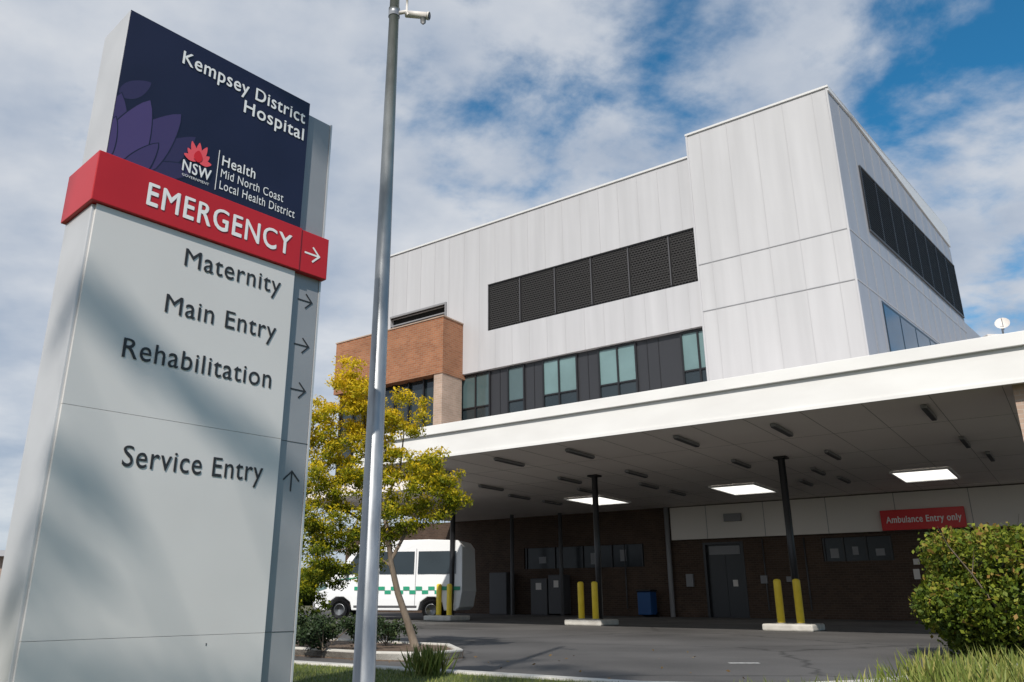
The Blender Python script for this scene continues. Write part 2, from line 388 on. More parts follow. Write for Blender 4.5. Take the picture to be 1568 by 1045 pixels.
side_slab('side_louvre_head',1.92,12.78,13.7,13.74,-.01,.06,M['dgrey']);side_slab('side_louvre_sill',1.92,12.78,11.45,11.5,-.01,.06,M['dgrey'])
side_slab('side_window_back',2.0,11.5,6.9,9.2,-.01,.012,M['black'])
for i in range(6):
    t=2.08+1.57*i;side_slab('side_window_glass',t,t+1.45,7.0,9.1,.013,.02,M['glass_bl'])
a=RP(0,-.25);b=RP(tl,-.25);c=RP(tl,.05);d=RP(0.0,.05)
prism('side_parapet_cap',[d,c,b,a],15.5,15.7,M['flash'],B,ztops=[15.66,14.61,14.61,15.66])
poly=[RP(tl+.003,-3),RP(tl+.003,-.02),RP(15.9,-.02),RP(15.9,-3)]
prism('rear_wing',poly,4.6,11.35,M['clad_shaded'],B)
e=RP(15.9,-.02)
box('right_wing',(e[0]-3,e[0]+14,e[1]+.003,e[1]+10,4.6,11.2),M['clad'],B)
box('right_wing_cap',(e[0]-3,e[0]+14,e[1]-.05,e[1]+.3,11.203,11.32),M['flash'],B)
# brick wing (upper storeys only: the van bay is open below)
bn=21.3
box('brick_band',(-23.5,-17.72,bn,34,8.66,10.85),M['brick_o'],B)
box('brick_cap',(-23.53,-17.69,bn-.03,34,10.852,10.90),M['brick_l'],B)
box('brick_corner_pier',(-18.15,-17.75,bn+.03,n0,5.1,8.658),M['brick_l'],B)
box('brick_wing_glazing',(-23.4,-18.15,bn+.4,bn+.5,5.1,8.658),M['glass_dk'],B)
boxes('brick_wing_mullions',[(-23.4+.75*i-.03,-23.4+.75*i+.03,bn+.3,bn+.4,5.1,8.658) for i in range(8)],M['black'],B)
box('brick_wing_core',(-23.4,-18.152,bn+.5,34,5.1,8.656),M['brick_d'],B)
box('brick_wing_soffit',(-26,-17.102,bn,36,4.5,5.098),M['soffit'],B)
# canopy
cn=16.5
box('canopy_slab',(-17.1,4,cn+.06,36,4.5,5.1),M['soffit'],B)
box('canopy_fascia',(-17.15,4,cn,cn+.058,4.46,5.12),M['fascia'],B)
box('canopy_fascia_cap',(-17.2,4,cn-.09,cn+.5,5.122,5.38),M['fascia'],B,bevel=.01)
box('canopy_drip',(-17.15,4,cn-.018,cn-.001,4.46,4.53),M['fascia'],B)
box('canopy_fascia_end',(-17.21,-17.102,cn+.06,bn,4.46,5.12),M['fascia'],B)
boxes('soffit_joints',[(q-.006,q+.006,cn+.1,32.4,4.495,4.502) for q in np.arange(-16.2,4,1.2)],M['soffit_j'],B)
boxes('soffit_cross_joints',[(-17,4,q-.006,q+.006,4.496,4.503) for q in (19.6,22.6,25.6,28.6,31.4)],M['soffit_j'],B)
bt=[(s_,18.2) for s_ in (-15.3,-12.6,-10.3,-7.3,-5.0,-2.0,.6)]+[(s_,22.4) for s_ in (-16.3,-13.1,-10.7,-7.4,-4.9,-1.8)]+[(s_,25.2) for s_ in (-17.,-14,-11.6,-6,-1.5)]+[(s_,27.6) for s_ in (-17,-11.6,-7,-5.8)]
boxes('batten_lights',[(a-.06,a+.06,b-.7,b+.7,4.42,4.49) for a,b in bt],M['grey'],B,bevel=.01)
boxes('batten_diffusers',[(a-.045,a+.045,b-.67,b+.67,4.400,4.419) for a,b in bt],M['dgrey'],B)
M['lamp']=mat('lit_light_panel',(.9,.9,.9),.5,emis=(1,.97,.9),es=1.4)
boxes('lit_panels',[(a-.75,a+.75,26.9,29.4,4.46,4.49) for a in (-15.2,-9.3,-3.5)],M['lamp'],B)
Fr=[]
for a in (-15.2,-9.3,-3.5): Fr+=[(a-.82,a-.752,26.85,29.45,4.43,4.491),(a+.752,a+.82,26.85,29.45,4.43,4.491),(a-.75,a+.75,26.83,26.898,4.43,4.491),(a-.75,a+.75,29.402,29.47,4.43,4.491)]
boxes('lit_panel_frames',Fr,M['white'],B)
for a,b in ((-18.5,23.0),(-12.05,22.15),(-6.2,22.15)):
    tubes('canopy_column',[([(a,b,0.1),(a,b,4.6)],[.095,.095])],M['black'],B,seg=16)
    box('column_plate',(a-.17,a+.17,b-.17,b+.17,4.44,4.49),M['black'],B)
box('canopy_pier',(-.45,.9,cn+.3,cn+1.3,0,4.498),M['brick_l'],B)
wn_=32.5
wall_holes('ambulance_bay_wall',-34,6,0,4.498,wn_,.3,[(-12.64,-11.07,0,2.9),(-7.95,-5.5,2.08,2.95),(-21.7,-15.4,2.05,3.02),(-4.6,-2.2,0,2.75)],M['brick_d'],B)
box('bay_wall_core',(-34,6,wn_+.302,wn_+.6,0,4.498),M['mesh_bk'],B)
box('bay_white_band',(-14.0,6,wn_-.14,wn_-.002,3.1,4.45),M['offwhite'],B)
boxes('bay_band_joints',[(q-.012,q+.012,wn_-.146,wn_-.13,3.1,4.45) for q in np.arange(-12.4,6,2.4)],M['seam_dk'],B)
box('bay_door_leaf',(-12.6,-11.1,wn_+.15,wn_+.2,0,2.86),M['black'],B)
boxes('bay_door_frame',[(-12.7,-12.6,wn_-.02,wn_+.2,0,2.95),(-11.1,-11.0,wn_-.02,wn_+.2,0,2.95),(-12.6,-11.1,wn_-.02,wn_+.2,2.86,2.95),(-11.88,-11.84,wn_+.13,wn_+.149,0,2.4)],M['black'],B)
box('bay_door_sign',(-12.5,-11.2,wn_+.13,wn_+.149,2.46,2.8),M['grey'],B)
boxes('bay_door_notice',[(-11.6,-11.4,wn_+.13,wn_+.149,1.2,1.45),(-4.0,-3.75,wn_+.1,wn_+.11,1.35,1.7),(-3.6,-3.4,wn_+.1,wn_+.11,1.35,1.6),(-4.95,-4.75,wn_-.02,wn_-.001,1.4,1.75),(-4.9,-4.7,wn_-.02,wn_-.001,1.9,2.1)],M['offwhite'],B)
boxes('bay_window_panes',[(-7.95,-5.5,wn_+.1,wn_+.12,2.08,2.95),(-21.7,-15.4,wn_+.1,wn_+.12,2.05,3.02),(-4.6,-2.2,wn_+.12,wn_+.14,0,2.75)],M['glass_bay'],B)
boxes('bay_window_frames',[(q-.03,q+.03,wn_+.03,wn_+.1,2.08,2.95) for q in (-7.9,-7.2,-6.4,-5.55)]+[(q-.03,q+.03,wn_+.03,wn_+.1,2.05,3.02) for q in (-21.6,-20,-18.5,-17,-15.5)]+[(q-.03,q+.03,wn_+.03,wn_+.12,0,2.75) for q in (-4.55,-3.4,-2.25)],M['black'],B)
boxes('items_behind_glass',[(-20.9,-20.5,wn_+.085,wn_+.098,2.3,2.6),(-18.1,-17.6,wn_+.085,wn_+.098,2.2,2.7),(-16.6,-16.3,wn_+.085,wn_+.098,2.3,2.8),(-7.7,-7.4,wn_+.085,wn_+.098,2.2,2.55),(-6.9,-6.7,wn_+.085,wn_+.098,2.3,2.6),(-6.1,-5.8,wn_+.085,wn_+.098,2.25,2.5)],M['grey'],B)
tubes('downpipe',[([(-14.15,wn_-.2,0),(-14.15,wn_-.2,4.5)],[.1,.1])],M['grey'],B)
tubes('bay_posts',[([(a,b,0),(a,b,4.5)],[.09,.09]) for a,b in ((-21.5,31.2),(-19.2,31.8))],M['dgrey'],B)
tubes('bay_conduits',[([(a,wn_-.05,0.3),(a,wn_-.05,3.0)],[.03,.03]) for a in (-10.2,-8.6,-16.3)],M['dgrey'],B,6)
boxes('bay_fittings',[(-10.4,-10.15,wn_-.1,wn_-.001,1.3,1.6),(-9.4,-9.2,wn_-.1,wn_-.001,1.35,1.55),(-13.5,-13.2,wn_-.12,wn_-.001,1.2,1.7)],M['grey'],B)
box('exit_sign',(-11.6,-10.9,wn_-.3,wn_-.145,3.75,4.05),M['grey'],B)
boxes('service_cabinets',[(-20.9,-20.0,wn_-.7,wn_-.1,0,1.6),(-19.9,-19.1,wn_-.75,wn_-.1,.05,1.75),(-23.2,-22.2,wn_-.8,wn_-.1,0,1.9)],M['dgrey'],B,bevel=.03)
boxes('cabinet_labels',[(-20.6,-20.3,wn_-.71,wn_-.7,1.1,1.4),(-19.6,-19.35,wn_-.76,wn_-.75,1.2,1.5)],M['offwhite'],B)

AS=empty('ambulance_entry_sign',(0,0,0),RZ)
box('sign_board',(-5.7,-3.0,wn_-.32,wn_-.2,3.1,3.82),M['redpaint'],AS,bevel=.01)
boxes('sign_brackets',[(-5.3,-5.2,wn_-.2,wn_-.14,3.3,3.6),(-3.5,-3.4,wn_-.2,wn_-.14,3.3,3.6)],M['grey'],AS)
text('sign_text','Ambulance Entry only',-5.52,-3.12,3.36,.22,wn_-.324,M['white'],AS,.006)

bx=empty('wheelie_bin',(0,0,0),RZ)
box('bin_body',(-15.35,-14.75,31.5,32.1,.08,1.0),M['blue'],bx,bevel=.03)
box('bin_lid',(-15.38,-14.72,31.44,32.14,1.0,1.09),M['black'],bx,bevel=.03)
tubes('bin_wheels',[([(-15.4,32.1,.1),(-14.7,32.1,.1)],[.1,.1])],M['black'],bx)

for i,(a,b) in enumerate(((-18.65,22.9),(-12.2,21.85),(-6.2,21.5))):
    I=empty('traffic_island',(0,0,0),RZ)
    box('island_kerb',(a-.62,a+.62,b-.55,b+.6,0.0,.17),M['conc'],I,bevel=.04)
    for q in (-.24,.24):
        bo=empty('bollard',(0,0,0),RZ)
        v,fa=tubev([(a+q,b-.15,.12),(a+q,b-.15,1.2),(a+q,b-.15,1.235),(a+q,b-.15,1.25)],[.095,.095,.075,.03],16)
        mesh('bollard_post',v,fa,M['yellow'],bo,True)
        tubes('bollard_base',[([(a+q,b-.15,.145),(a+q,b-.15,.19)],[.13,.13])],M['conc'],bo,16)

D=empty('satellite_dish',(22.6,32.4,11.2))
tubes('mast',[([(0,0,0),(0,0,.85)],[.04,.04])],M['galv'],D)
v=[];fa=[]
R_=Matrix.Rotation(math.radians(-35),3,'Z')@Matrix.Rotation(math.radians(60),3,'X')
for i in range(7):
    r=.34*i/6
    for k in range(20):
        t=2*math.pi*k/20;v.append(tuple(R_@Vector((r*math.cos(t)*.85,r*math.sin(t),r*r*.9))+Vector((0,-.08,.95))))
for i in range(6):
    for k in range(20): fa.append((i*20+k,i*20+(k+1)%20,(i+1)*20+(k+1)%20,(i+1)*20+k))
mesh('dish',v,fa,M['offwhite'],D,True)
tubes('feed_arm',[([(0,-.1,.7),tuple(R_@Vector((0,0,.4))+Vector((0,-.08,.95)))],[.018,.018])],M['galv'],D,6)
box('roof_unit',(-.9,-.35,-.3,.2,0,.45),M['offwhite'],D,bevel=.02)

# ---------------------------------------------------------------- wayfinding sign
S=empty('hospital_directory_sign',(-2.34,4.18,0),math.radians(47.3))
M['navy']=noise_mat('navy_vinyl',(.006,.007,.028),(.010,.011,.038),2,.42)
M['signred']=noise_mat('red_vinyl',(.44,.010,.014),(.50,.014,.018),2,.38)
M['silver']=noise_mat('silver_sign_panel',(.62,.60,.585),(.67,.65,.635),1.2,.36,metal=.05)
M['silver_s']=noise_mat('silver_sign_side',(.50,.50,.51),(.58,.58,.59),2,.33,metal=.25)
M['blade']=noise_mat('sign_blade_grey',(.27,.275,.29),(.32,.325,.34),2,.38,metal=.15)
M['ink']=mat('charcoal_lettering',(.02,.02,.022),.5)
M['ltext']=mat('white_lettering',(.80,.80,.80),.5)
M['pur1']=mat('purple_a',(.068,.045,.150),.45);M['pur2']=mat('purple_b',(.050,.035,.118),.45);M['pur3']=mat('purple_c',(.030,.024,.080),.45)
M['coral']=mat('coral_petal',(.78,.09,.11),.5)
sd=.40
box('upper_body',(0,1.40,.004,sd,3.41,4.49),M['silver_s'],S,bevel=.006)
box('navy_panel',(.004,1.402,-.004,.0035,3.412,4.488),M['navy'],S)
box('red_band',(-.045,1.41,-.028,sd+.05,3.075,3.409),M['signred'],S,bevel=.005)
box('lower_body',(-.02,1.385,.02,sd+.03,0,3.073),M['silver_s'],S,bevel=.006)
zs=[0,.62,1.845,3.072]
for i in range(3):
    box('face_panel',(0,1.392,-.003,.0195,zs[i]+.0010,zs[i+1]-.0010),M['silver'],S,bevel=.0008)
box('blade',(1.403,1.63,.035,sd-.05,0,4.42),M['blade'],S,bevel=.006)
box('blade_edge',(1.6305,1.645,.03,sd-.04,0,4.425),M['silver_s'],S)
box('blade_red',(1.412,1.655,-.02,sd-.04,3.077,3.405),M['signred'],S,bevel=.005)
boxes('blade_joints',[(1.405,1.63,.032,.036,q,q+.003) for q in (1.845,.62)],M['dgrey'],S)
yt=-.0085
text('text_title','Kempsey District',.38,1.365,4.285,.098,yt,M['ltext'],S,.0022)
text('text_title_2','Hospital',.86,1.365,4.14,.098,yt,M['ltext'],S,.0022)
text('text_emergency','EMERGENCY',.275,1.325,3.165,.150,-.031,M['ltext'],S,.0036,1.12)
text('text_health','Health',.745,1.0,3.655,.074,yt,M['ltext'],S,.0012)
text('text_region','Mid North Coast',.745,1.24,3.565,.062,yt,M['ltext'],S)
text('text_region_2','Local Health District',.745,1.345,3.475,.062,yt,M['ltext'],S)
text('text_maternity','Maternity',.575,1.285,2.855,.118,-.006,M['ink'],S,.0007)
text('text_main','Main Entry',.49,1.28,2.515,.118,-.006,M['ink'],S,.0007)
text('text_rehab','Rehabilitation',.275,1.275,2.175,.118,-.006,M['ink'],S,.0007)
text('text_service','Service Entry',.365,1.275,1.545,.118,-.006,M['ink'],S,.0007)
text('text_nsw','NSW',.475,.675,3.50,.078,-.012,M['ltext'],S,.0022)
text('text_gov','GOVERNMENT',.48,.67,3.465,.018,yt,M['ltext'],S)
flat('divider',[(.715,3.455),(.719,3.455),(.719,3.76),(.715,3.76)],yt,M['ltext'],S)
def petal(name,b,t,w,y,m,grow=0):
    b=Vector(b);t=Vector(t);d=t-b;u_=d.normalized();t=t+u_*grow*1.5;d=t-b;w=w+2*grow;nn=Vector((-d.y,d.x)).normalized();pts=[]
    for i in range(17):
        a=i/16;pts.append(b+d*a+nn*w*.5*math.sin(math.pi*a**.8)**.75)
    for i in range(15,0,-1):
        a=i/16;pts.append(b+d*a-nn*w*.5*math.sin(math.pi*a**.8)**.75)
    out=[(max(p.x,.006),max(p.y,3.414)) for p in pts]
    return flat(name,out,y,m,S,.0001)
PT=[((.02,3.84),(.20,4.03),.11,'pur3'),((.16,3.32),(.54,3.78),.17,'pur3'),((.18,3.36),(.60,3.56),.12,'pur3'),((.02,3.20),(.42,3.90),.26,'pur2'),((-.06,3.18),(.03,3.86),.26,'pur2'),((.0,3.12),(.21,3.90),.26,'pur1'),((-.12,3.22),(.02,3.68),.18,'pur1'),((.08,3.20),(.30,3.62),.14,'pur2')]
for i,(b,t,w,m_) in enumerate(PT):
    petal('lotus_outline',b,t,w,-.0044-.00044*i,M['navy'],.007);petal('lotus_petal',b,t,w,-.0046-.00044*i,M[m_])
for i in range(7):
    a=math.radians(90+(i-3)*27);l=.145 if i%2==1 else .165
    l*=1-.08*abs(i-3)
    petal('waratah_petal',(.572+.03*math.cos(a),3.605+.02*math.sin(a)),(.572+l*.8*math.cos(a),3.605+l*math.sin(a)),.042,-.0085-.0003*i,M['coral'])
petal('waratah_petal',(.572,3.60),(.572,3.69),.06,-.0112,M['redpaint'])
petal('waratah_petal',(.49,3.61),(.56,3.60),.03,-.0112,M['coral']);petal('waratah_petal',(.655,3.61),(.585,3.60),.03,-.0112,M['coral'])
def arrow(name,c,up,y,m,s=.055,w=.009):
    segs=[((-s,0),(s,0)),((s,0),(.1*s,.9*s)),((s,0),(.1*s,-.9*s))]
    for i,(a,b) in enumerate(segs):
        a=Vector(a);b=Vector(b)
        if up: a=Vector((-a.y,a.x));b=Vector((-b.y,b.x))
        d=(b-a).normalized()*w*.5;nn=Vector((-d.y,d.x));a=a-d;b=b+d
        pts=[a+nn,a-nn,b-nn,b+nn]
        flat(name,[(c[0]+p.x,c[1]+p.y) for p in pts][::-1],y-.0006*i,m,S,.0005)
arrow('arrow',(1.515,3.235),False,-.0225,M['ltext'],.06,.014)
for z in (2.885,2.545,2.215): arrow('arrow',(1.52,z),False,.032,M['ink'],.058,.010)
arrow('arrow',(1.52,1.58),True,.032,M['ink'],.065,.010)
boxes('fixings',[(1.0,1.006,-.0045,-.003,.56,.575)],M['dgrey'],S)

# ---------------------------------------------------------------- pole with security camera
P=empty('lamp_pole',(-.952,6.5,0))
tubes('shaft',[([(0,0,0),(0,0,3.4),(0,0,7.0)],[.088,.068,.046])],M['galv'],P,seg=20,smooth=True)
tubes('base_flange',[([(0,0,.1),(0,0,.13)],[.17,.17])],M['galv'],P,16)
tubes('collars',[([(0,0,6.42),(0,0,6.52)],[.058,.058])],M['galv'],P,16)
tubes('camera_bracket',[([(.04,0,6.47),(.13,-.02,6.47),(.15,-.02,6.43)],[.02,.02,.018]),([(.13,-.02,6.47),(.13,-.02,6.62)],[.012,.012])],M['offwhite'],P,10)
tubes('camera_body',[([(.12,-.0,6.46),(.34,-.03,6.41)],[.036,.036]),([(.34,-.03,6.41),(.36,-.033,6.405)],[.042,.042])],M['offwhite'],P,16)
tubes('camera_lens',[([(.36,-.033,6.405),(.366,-.034,6.404)],[.03,.03])],M['black'],P,16)
tubes('sensor_dome',[([(.30,-.03,6.38),(.30,-.03,6.33),(.30,-.03,6.31)],[.03,.028,.01])],M['grey'],P,12)

# ---------------------------------------------------------------- patient transport van
V=empty('transport_van',(-3.45,31.0,0),math.radians(166))
VW=1.0
prof=[(-2.75,.45),(-2.85,1.0),(-2.82,2.55),(-2.65,2.78),(-1.5,2.83),(1.0,2.80),(1.35,2.62),(1.95,1.72),(2.15,1.55),(2.72,1.28),(2.86,1.0),(2.88,.45),(2.6,.33),(2.35,.33),(2.28,.62),(2.02,.80),(1.72,.80),(1.45,.62),(1.38,.33),(-1.2,.33),(-1.28,.62),(-1.54,.80),(-1.84,.80),(-2.1,.62),(-2.18,.33),(-2.6,.33)]
M['vanw']=mat('van_white',(.74,.75,.76),.25)
n=len(prof)
def inset(z): return VW-(.0 if z<1.2 else .12*(z-1.2)/1.6)
vv=[(x,-inset(z),z) for x,z in prof]+[(x,inset(z),z) for x,z in prof]
fa=[tuple(range(n)),tuple(range(2*n-1,n-1,-1))]+[(i,i+n,(i+1)%n+n,(i+1)%n) for i in range(n)]
body=mesh('body',vv,fa,M['vanw'],V,bevel=.03)
M['green']=mat('green_stripe',(.02,.28,.16),.4)
for sgn in (-1,1):
    def sp_(poly,m,name,off):
        v=[(x,sgn*(inset(z)+off),z) for x,z in poly];mesh(name,v,[tuple(range(len(v)))],m,V)
    sp_([(1.28,2.35),(1.62,1.85),(1.75,1.6),(.55,1.6),(.55,2.35)],M['glass_dk'],'cab_window',.008)
    sp_([(.35,2.4),(.35,1.6),(-1.0,1.6),(-1.0,2.4)],M['glass_dk'],'side_window',.008)
    sp_([(-1.15,2.4),(-1.15,1.6),(-2.6,1.6),(-2.6,2.4)],M['glass_dk'],'rear_side_window',.008)
    for i in range(17):
        for j in range(2):
            if (i+j)%2==0:
                x=1.3-.24*i;z=1.16-.13*j;sp_([(x,z),(x-.24,z),(x-.24,z-.13),(x,z-.13)],M['green'],'check_stripe',.010)
    sp_([(2.0,1.42),(1.2,1.5),(1.2,1.46),(2.0,1.38)],M['green'],'bonnet_line',.01)
    sp_([(.46,2.4),(.44,2.4),(.44,.5),(.46,.5)],M['grey'],'door_line',.009)
    sp_([(-1.06,2.5),(-1.08,2.5),(-1.08,.5),(-1.06,.5)],M['grey'],'door_line',.009)
    sp_([(1.3,.5),(1.3,.42),(-1.15,.42),(-1.15,.5)],M['dgrey'],'sill_trim',.009)
    sp_([(2.82,1.18),(2.45,1.3),(2.4,1.1),(2.8,.98)],M['glass_lt'],'headlight',.012)
    for x in (1.87,-1.69):
        tubes('wheel',[([(x,sgn*.75,.35),(x,sgn*.93,.35),(x,sgn*.97,.35)],[.35,.35,.31])],M['black'],V,24)
        tubes('rim',[([(x,sgn*.97,.35),(x,sgn*.985,.35)],[.21,.19])],M['galv'],V,20)
    box('mirror',(1.55,1.7,sgn*1.15-.1,sgn*1.15+.1,1.55,1.95),M['black'],V,bevel=.03)
mesh('windscreen',[(1.385,-.8,2.585),(1.385,.8,2.585),(1.965,.88,1.73),(1.965,-.88,1.73)],[(0,1,2,3)],M['glass_dk'],V)
box('front_bumper',(2.7,2.96,-.98,.98,.33,.62),M['grey'],V,bevel=.05)
box('grille',(2.80,2.90,-.45,.45,.75,1.05),M['black'],V,bevel=.02)

# ---------------------------------------------------------------- trees and plants
M['bark']=noise_mat('bark',(.10,.075,.055),(.20,.16,.12),8,.95,bump=.8,stretch=(1,1,.3))
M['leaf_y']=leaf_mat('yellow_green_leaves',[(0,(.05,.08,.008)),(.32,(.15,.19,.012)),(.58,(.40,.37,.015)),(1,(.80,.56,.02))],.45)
M['leaf_h']=leaf_mat('hedge_leaves',[(0,(.015,.035,.006)),(.45,(.08,.125,.012)),(.8,(.22,.25,.025)),(1,(.30,.18,.05))],.25)
M['leaf_d']=leaf_mat('shrub_leaves',[(0,(.008,.02,.006)),(.6,(.03,.05,.018)),(1,(.07,.09,.03))],0)
M['leaf_g']=leaf_mat('grass_blades',[(0,(.05,.08,.015)),(.5,(.14,.18,.035)),(1,(.34,.31,.10))],0)
T=empty('golden_wattle_tree',(-1.12,12.9,.08))
tr=[([(0,0,0),(-.12,0,.35),(-.3,.02,.8),(-.42,0,1.25),(-.5,-.02,1.8)],[.07,.058,.05,.045,.04])]
br=[([(-.5,-.02,1.8),(-.75,.05,2.6),(-.95,.1,3.4),(-1.05,.1,4.2)],[.038,.03,.02,.01]),
 ([(-.42,0,1.3),(-.1,-.1,1.9),(.1,-.1,2.5),(.15,-.1,2.9)],[.03,.025,.015,.008]),
 ([(-.45,0,1.5),(-.9,.2,1.9),(-1.4,.3,2.2),(-1.7,.3,2.5)],[.03,.022,.015,.008]),
 ([(-.6,0,2.1),(-.35,.2,2.8),(-.3,.2,3.5)],[.025,.018,.008]),
 ([(-.8,.06,2.8),(-1.2,.1,3.3),(-1.5,.1,3.9)],[.022,.015,.008]),
 ([(-.4,0,1.2),(-.9,-.1,1.5),(-1.5,-.2,1.4)],[.022,.015,.008])]
tubes('trunk_and_limbs',tr+br,M['bark'],T,9)
cl=[]
def blob(x,z,r,n,y=0.):
    for _ in range(n):
        d=rng.normal(size=3);d/=np.linalg.norm(d);q=r*rng.uniform(.3,1.08)
        cl.append((x+d[0]*q,y+d[1]*q,z+d[2]*q*.9,rng.uniform(.12,.26),rng.uniform(.08,.17)))
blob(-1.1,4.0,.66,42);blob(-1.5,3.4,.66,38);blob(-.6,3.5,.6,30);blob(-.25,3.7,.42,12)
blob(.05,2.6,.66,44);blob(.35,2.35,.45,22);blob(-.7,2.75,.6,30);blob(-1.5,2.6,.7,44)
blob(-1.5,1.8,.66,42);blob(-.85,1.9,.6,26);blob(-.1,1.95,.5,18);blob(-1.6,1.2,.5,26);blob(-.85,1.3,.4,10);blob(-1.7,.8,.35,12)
Pp,Tt=clump_points(cl,5200,.75)
Tt=Tt+.30*(Pp[:,2]-2.4)/1.6+.03  # yellower with height: the sunlit crown top is put into the leaf tone
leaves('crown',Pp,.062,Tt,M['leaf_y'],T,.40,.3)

Hh=empty('clipped_hedge',(0,0,0))
def blobby_box(x0,x1,y0,y1,z0,z1,n):
    c=np.array([(x0+x1)/2,(y0+y1)/2,(z0+z1)/2]);h=np.array([(x1-x0)/2,(y1-y0)/2,(z1-z0)/2])
    d=rng.normal(size=(n,3));d/=np.abs(d).max(1)[:,None]*.65+np.linalg.norm(d,axis=1)[:,None]*.35
    ph=np.sin(d[:,0]*5+d[:,1]*3)*.04+np.sin(d[:,2]*6+d[:,0]*4)*.05
    q=(1-np.abs(rng.normal(0,.10,n))+ph)[:,None]
    return c+d*h*q*1.0, (d*q)
Pp,dd=blobby_box(6.25,10.4,9.9,12.7,-.1,1.74,55000)
lump=np.sin(Pp[:,0]*7.3)*np.sin(Pp[:,2]*8.1+1)*np.sin(Pp[:,1]*6.7+2)
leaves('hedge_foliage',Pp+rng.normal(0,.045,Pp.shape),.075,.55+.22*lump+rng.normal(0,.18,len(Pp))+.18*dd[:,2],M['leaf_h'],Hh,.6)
mesh('hedge_core',boxv(6.75,9.8,10.4,12.3,0,1.35),BF,mat('hedge_inside',(.012,.015,.006),.9),Hh,bevel=.25)
tubes('hedge_twigs',[([(6.6,10.6,.6),(6.25,10.5,1.1),(5.95,10.4,1.45),(5.85,10.4,1.7)],[.014,.01,.007,.003]),([(6.25,10.5,1.1),(6.3,10.45,1.4)],[.006,.003])]+[([(x_,10.6,1.3),(x_+dx_,10.4,1.86)],[.006,.002]) for x_,dx_ in ((6.9,.05),(7.4,-.08),(7.9,.06),(8.5,-.04))],M['bark'],Hh,5)

for (sx,sy,r,h) in ((-2.35,11.9,.38,.5),(-1.85,12.3,.35,.45),(-2.95,12.6,.4,.52),(-1.6,13.2,.3,.4),(-3.9,13.6,.45,.5)):
    Sh=empty('garden_shrub',(sx,sy,.09))
    c2=[(rng.normal(0,r*.45),rng.normal(0,r*.45),h*rng.uniform(.25,.8),r*.42,h*.28) for _ in range(14)]
    Pp,Tt=clump_points(c2,8000,.6);leaves('foliage',Pp,.05,Tt-.05,M['leaf_d'],Sh,.6)
    tubes('stems',[([(0,0,0),(rng.normal(0,.1),rng.normal(0,.1),h*.6)],[.012,.005]) for _ in range(5)],M['bark'],Sh,5)
def tuft(x,y,z,n,h,spread,lean=.35):
    p=np.zeros((n,3));p[:,0]=x+rng.normal(0,spread,n);p[:,1]=y+rng.normal(0,spread,n)
    d=rng.normal(0,lean,(n,3));d[:,2]=1
    hh=h*rng.uniform(.5,1.1,n);dn=d/np.linalg.norm(d,axis=1)[:,None];p[:,2]=z
    return p+dn*hh[:,None]*.5,dn,hh
Tk=empty('strappy_plant',(0,0,0))
a_,d_,h_=tuft(-.58,8.2,.1,420,.32,.07)
leaves('blades',a_,.26,rng.uniform(.1,.8,len(a_)),M['leaf_g'],Tk,.07,up=d_)

kx=[k[0] for k in kerb];kyy=[k[1] for k in kerb]
x=rng.uniform(2.0,13,80000);y=rng.uniform(4.0,11.3,80000)
ky=np.interp(x,kx,kyy);patch=.5+.5*np.sin(x*2.3+np.sin(y*3)*1.2)*np.sin(y*2.1+x)
k_=(y<ky-.03)&(y>ky-3.2)&(rng.uniform(0,1,80000)<.35+.65*patch)
x,y,patch=x[k_],y[k_],patch[k_];n=len(x)
d=rng.normal(0,.35,(n,3));d[:,2]=1;d/=np.linalg.norm(d,axis=1)[:,None]
hgt=(.07+.23*patch*np.clip((x-2.0)/2,0,1))*rng.uniform(.6,1.3,n)
Pp=np.stack([x,y,np.full(n,.1)],1)+d*hgt[:,None]*.5
G=empty('long_grass')
for lo_,hi_ in ((0,.1),(.1,.15),(.15,.2),(.2,.6)):
    s_=(hgt>=lo_)&(hgt<hi_)
    if s_.sum(): leaves('blades',Pp[s_],float(hgt[s_].mean())*1.05,np.clip(.42+.25*patch[s_]+rng.normal(0,.2,s_.sum()),0,1),M['leaf_g'],G,.07,up=d[s_])
x=rng.uniform(-3,2.6,40000);y=rng.uniform(5.6,10,40000);s_=y<np.interp(x,kx,kyy)-.03;x,y=x[s_],y[s_];n=len(x)
d=rng.normal(0,.4,(n,3));d[:,2]=1;d/=np.linalg.norm(d,axis=1)[:,None]
leaves('lawn_blades',np.stack([x,y,np.full(n,.11)],1),.045,rng.uniform(.1,.8,n),M['leaf_g'],bpy.data.objects['lawn'],.1,up=d)
x=rng.uniform(-3.5,3.2,900);y=rng.uniform(7.6,13.5,900)
LL=empty('leaf_litter');d=rng.normal(0,1,(900,3));d[:,2]*=.15
kk=(np.abs(y-np.interp(x,kx,kyy)-.4)<.3)|(rng.uniform(0,1,900)<.08)
kk&=y>np.interp(x,kx,kyy)+.2
leaves('litter',np.stack([x,y,np.full(900,.012)],1)[kk],.05,rng.uniform(0,.6,kk.sum()),leaf_mat('dry_leaf',[(0,(.10,.06,.03)),(1,(.35,.25,.10))],0),LL,.45,up=d[kk])

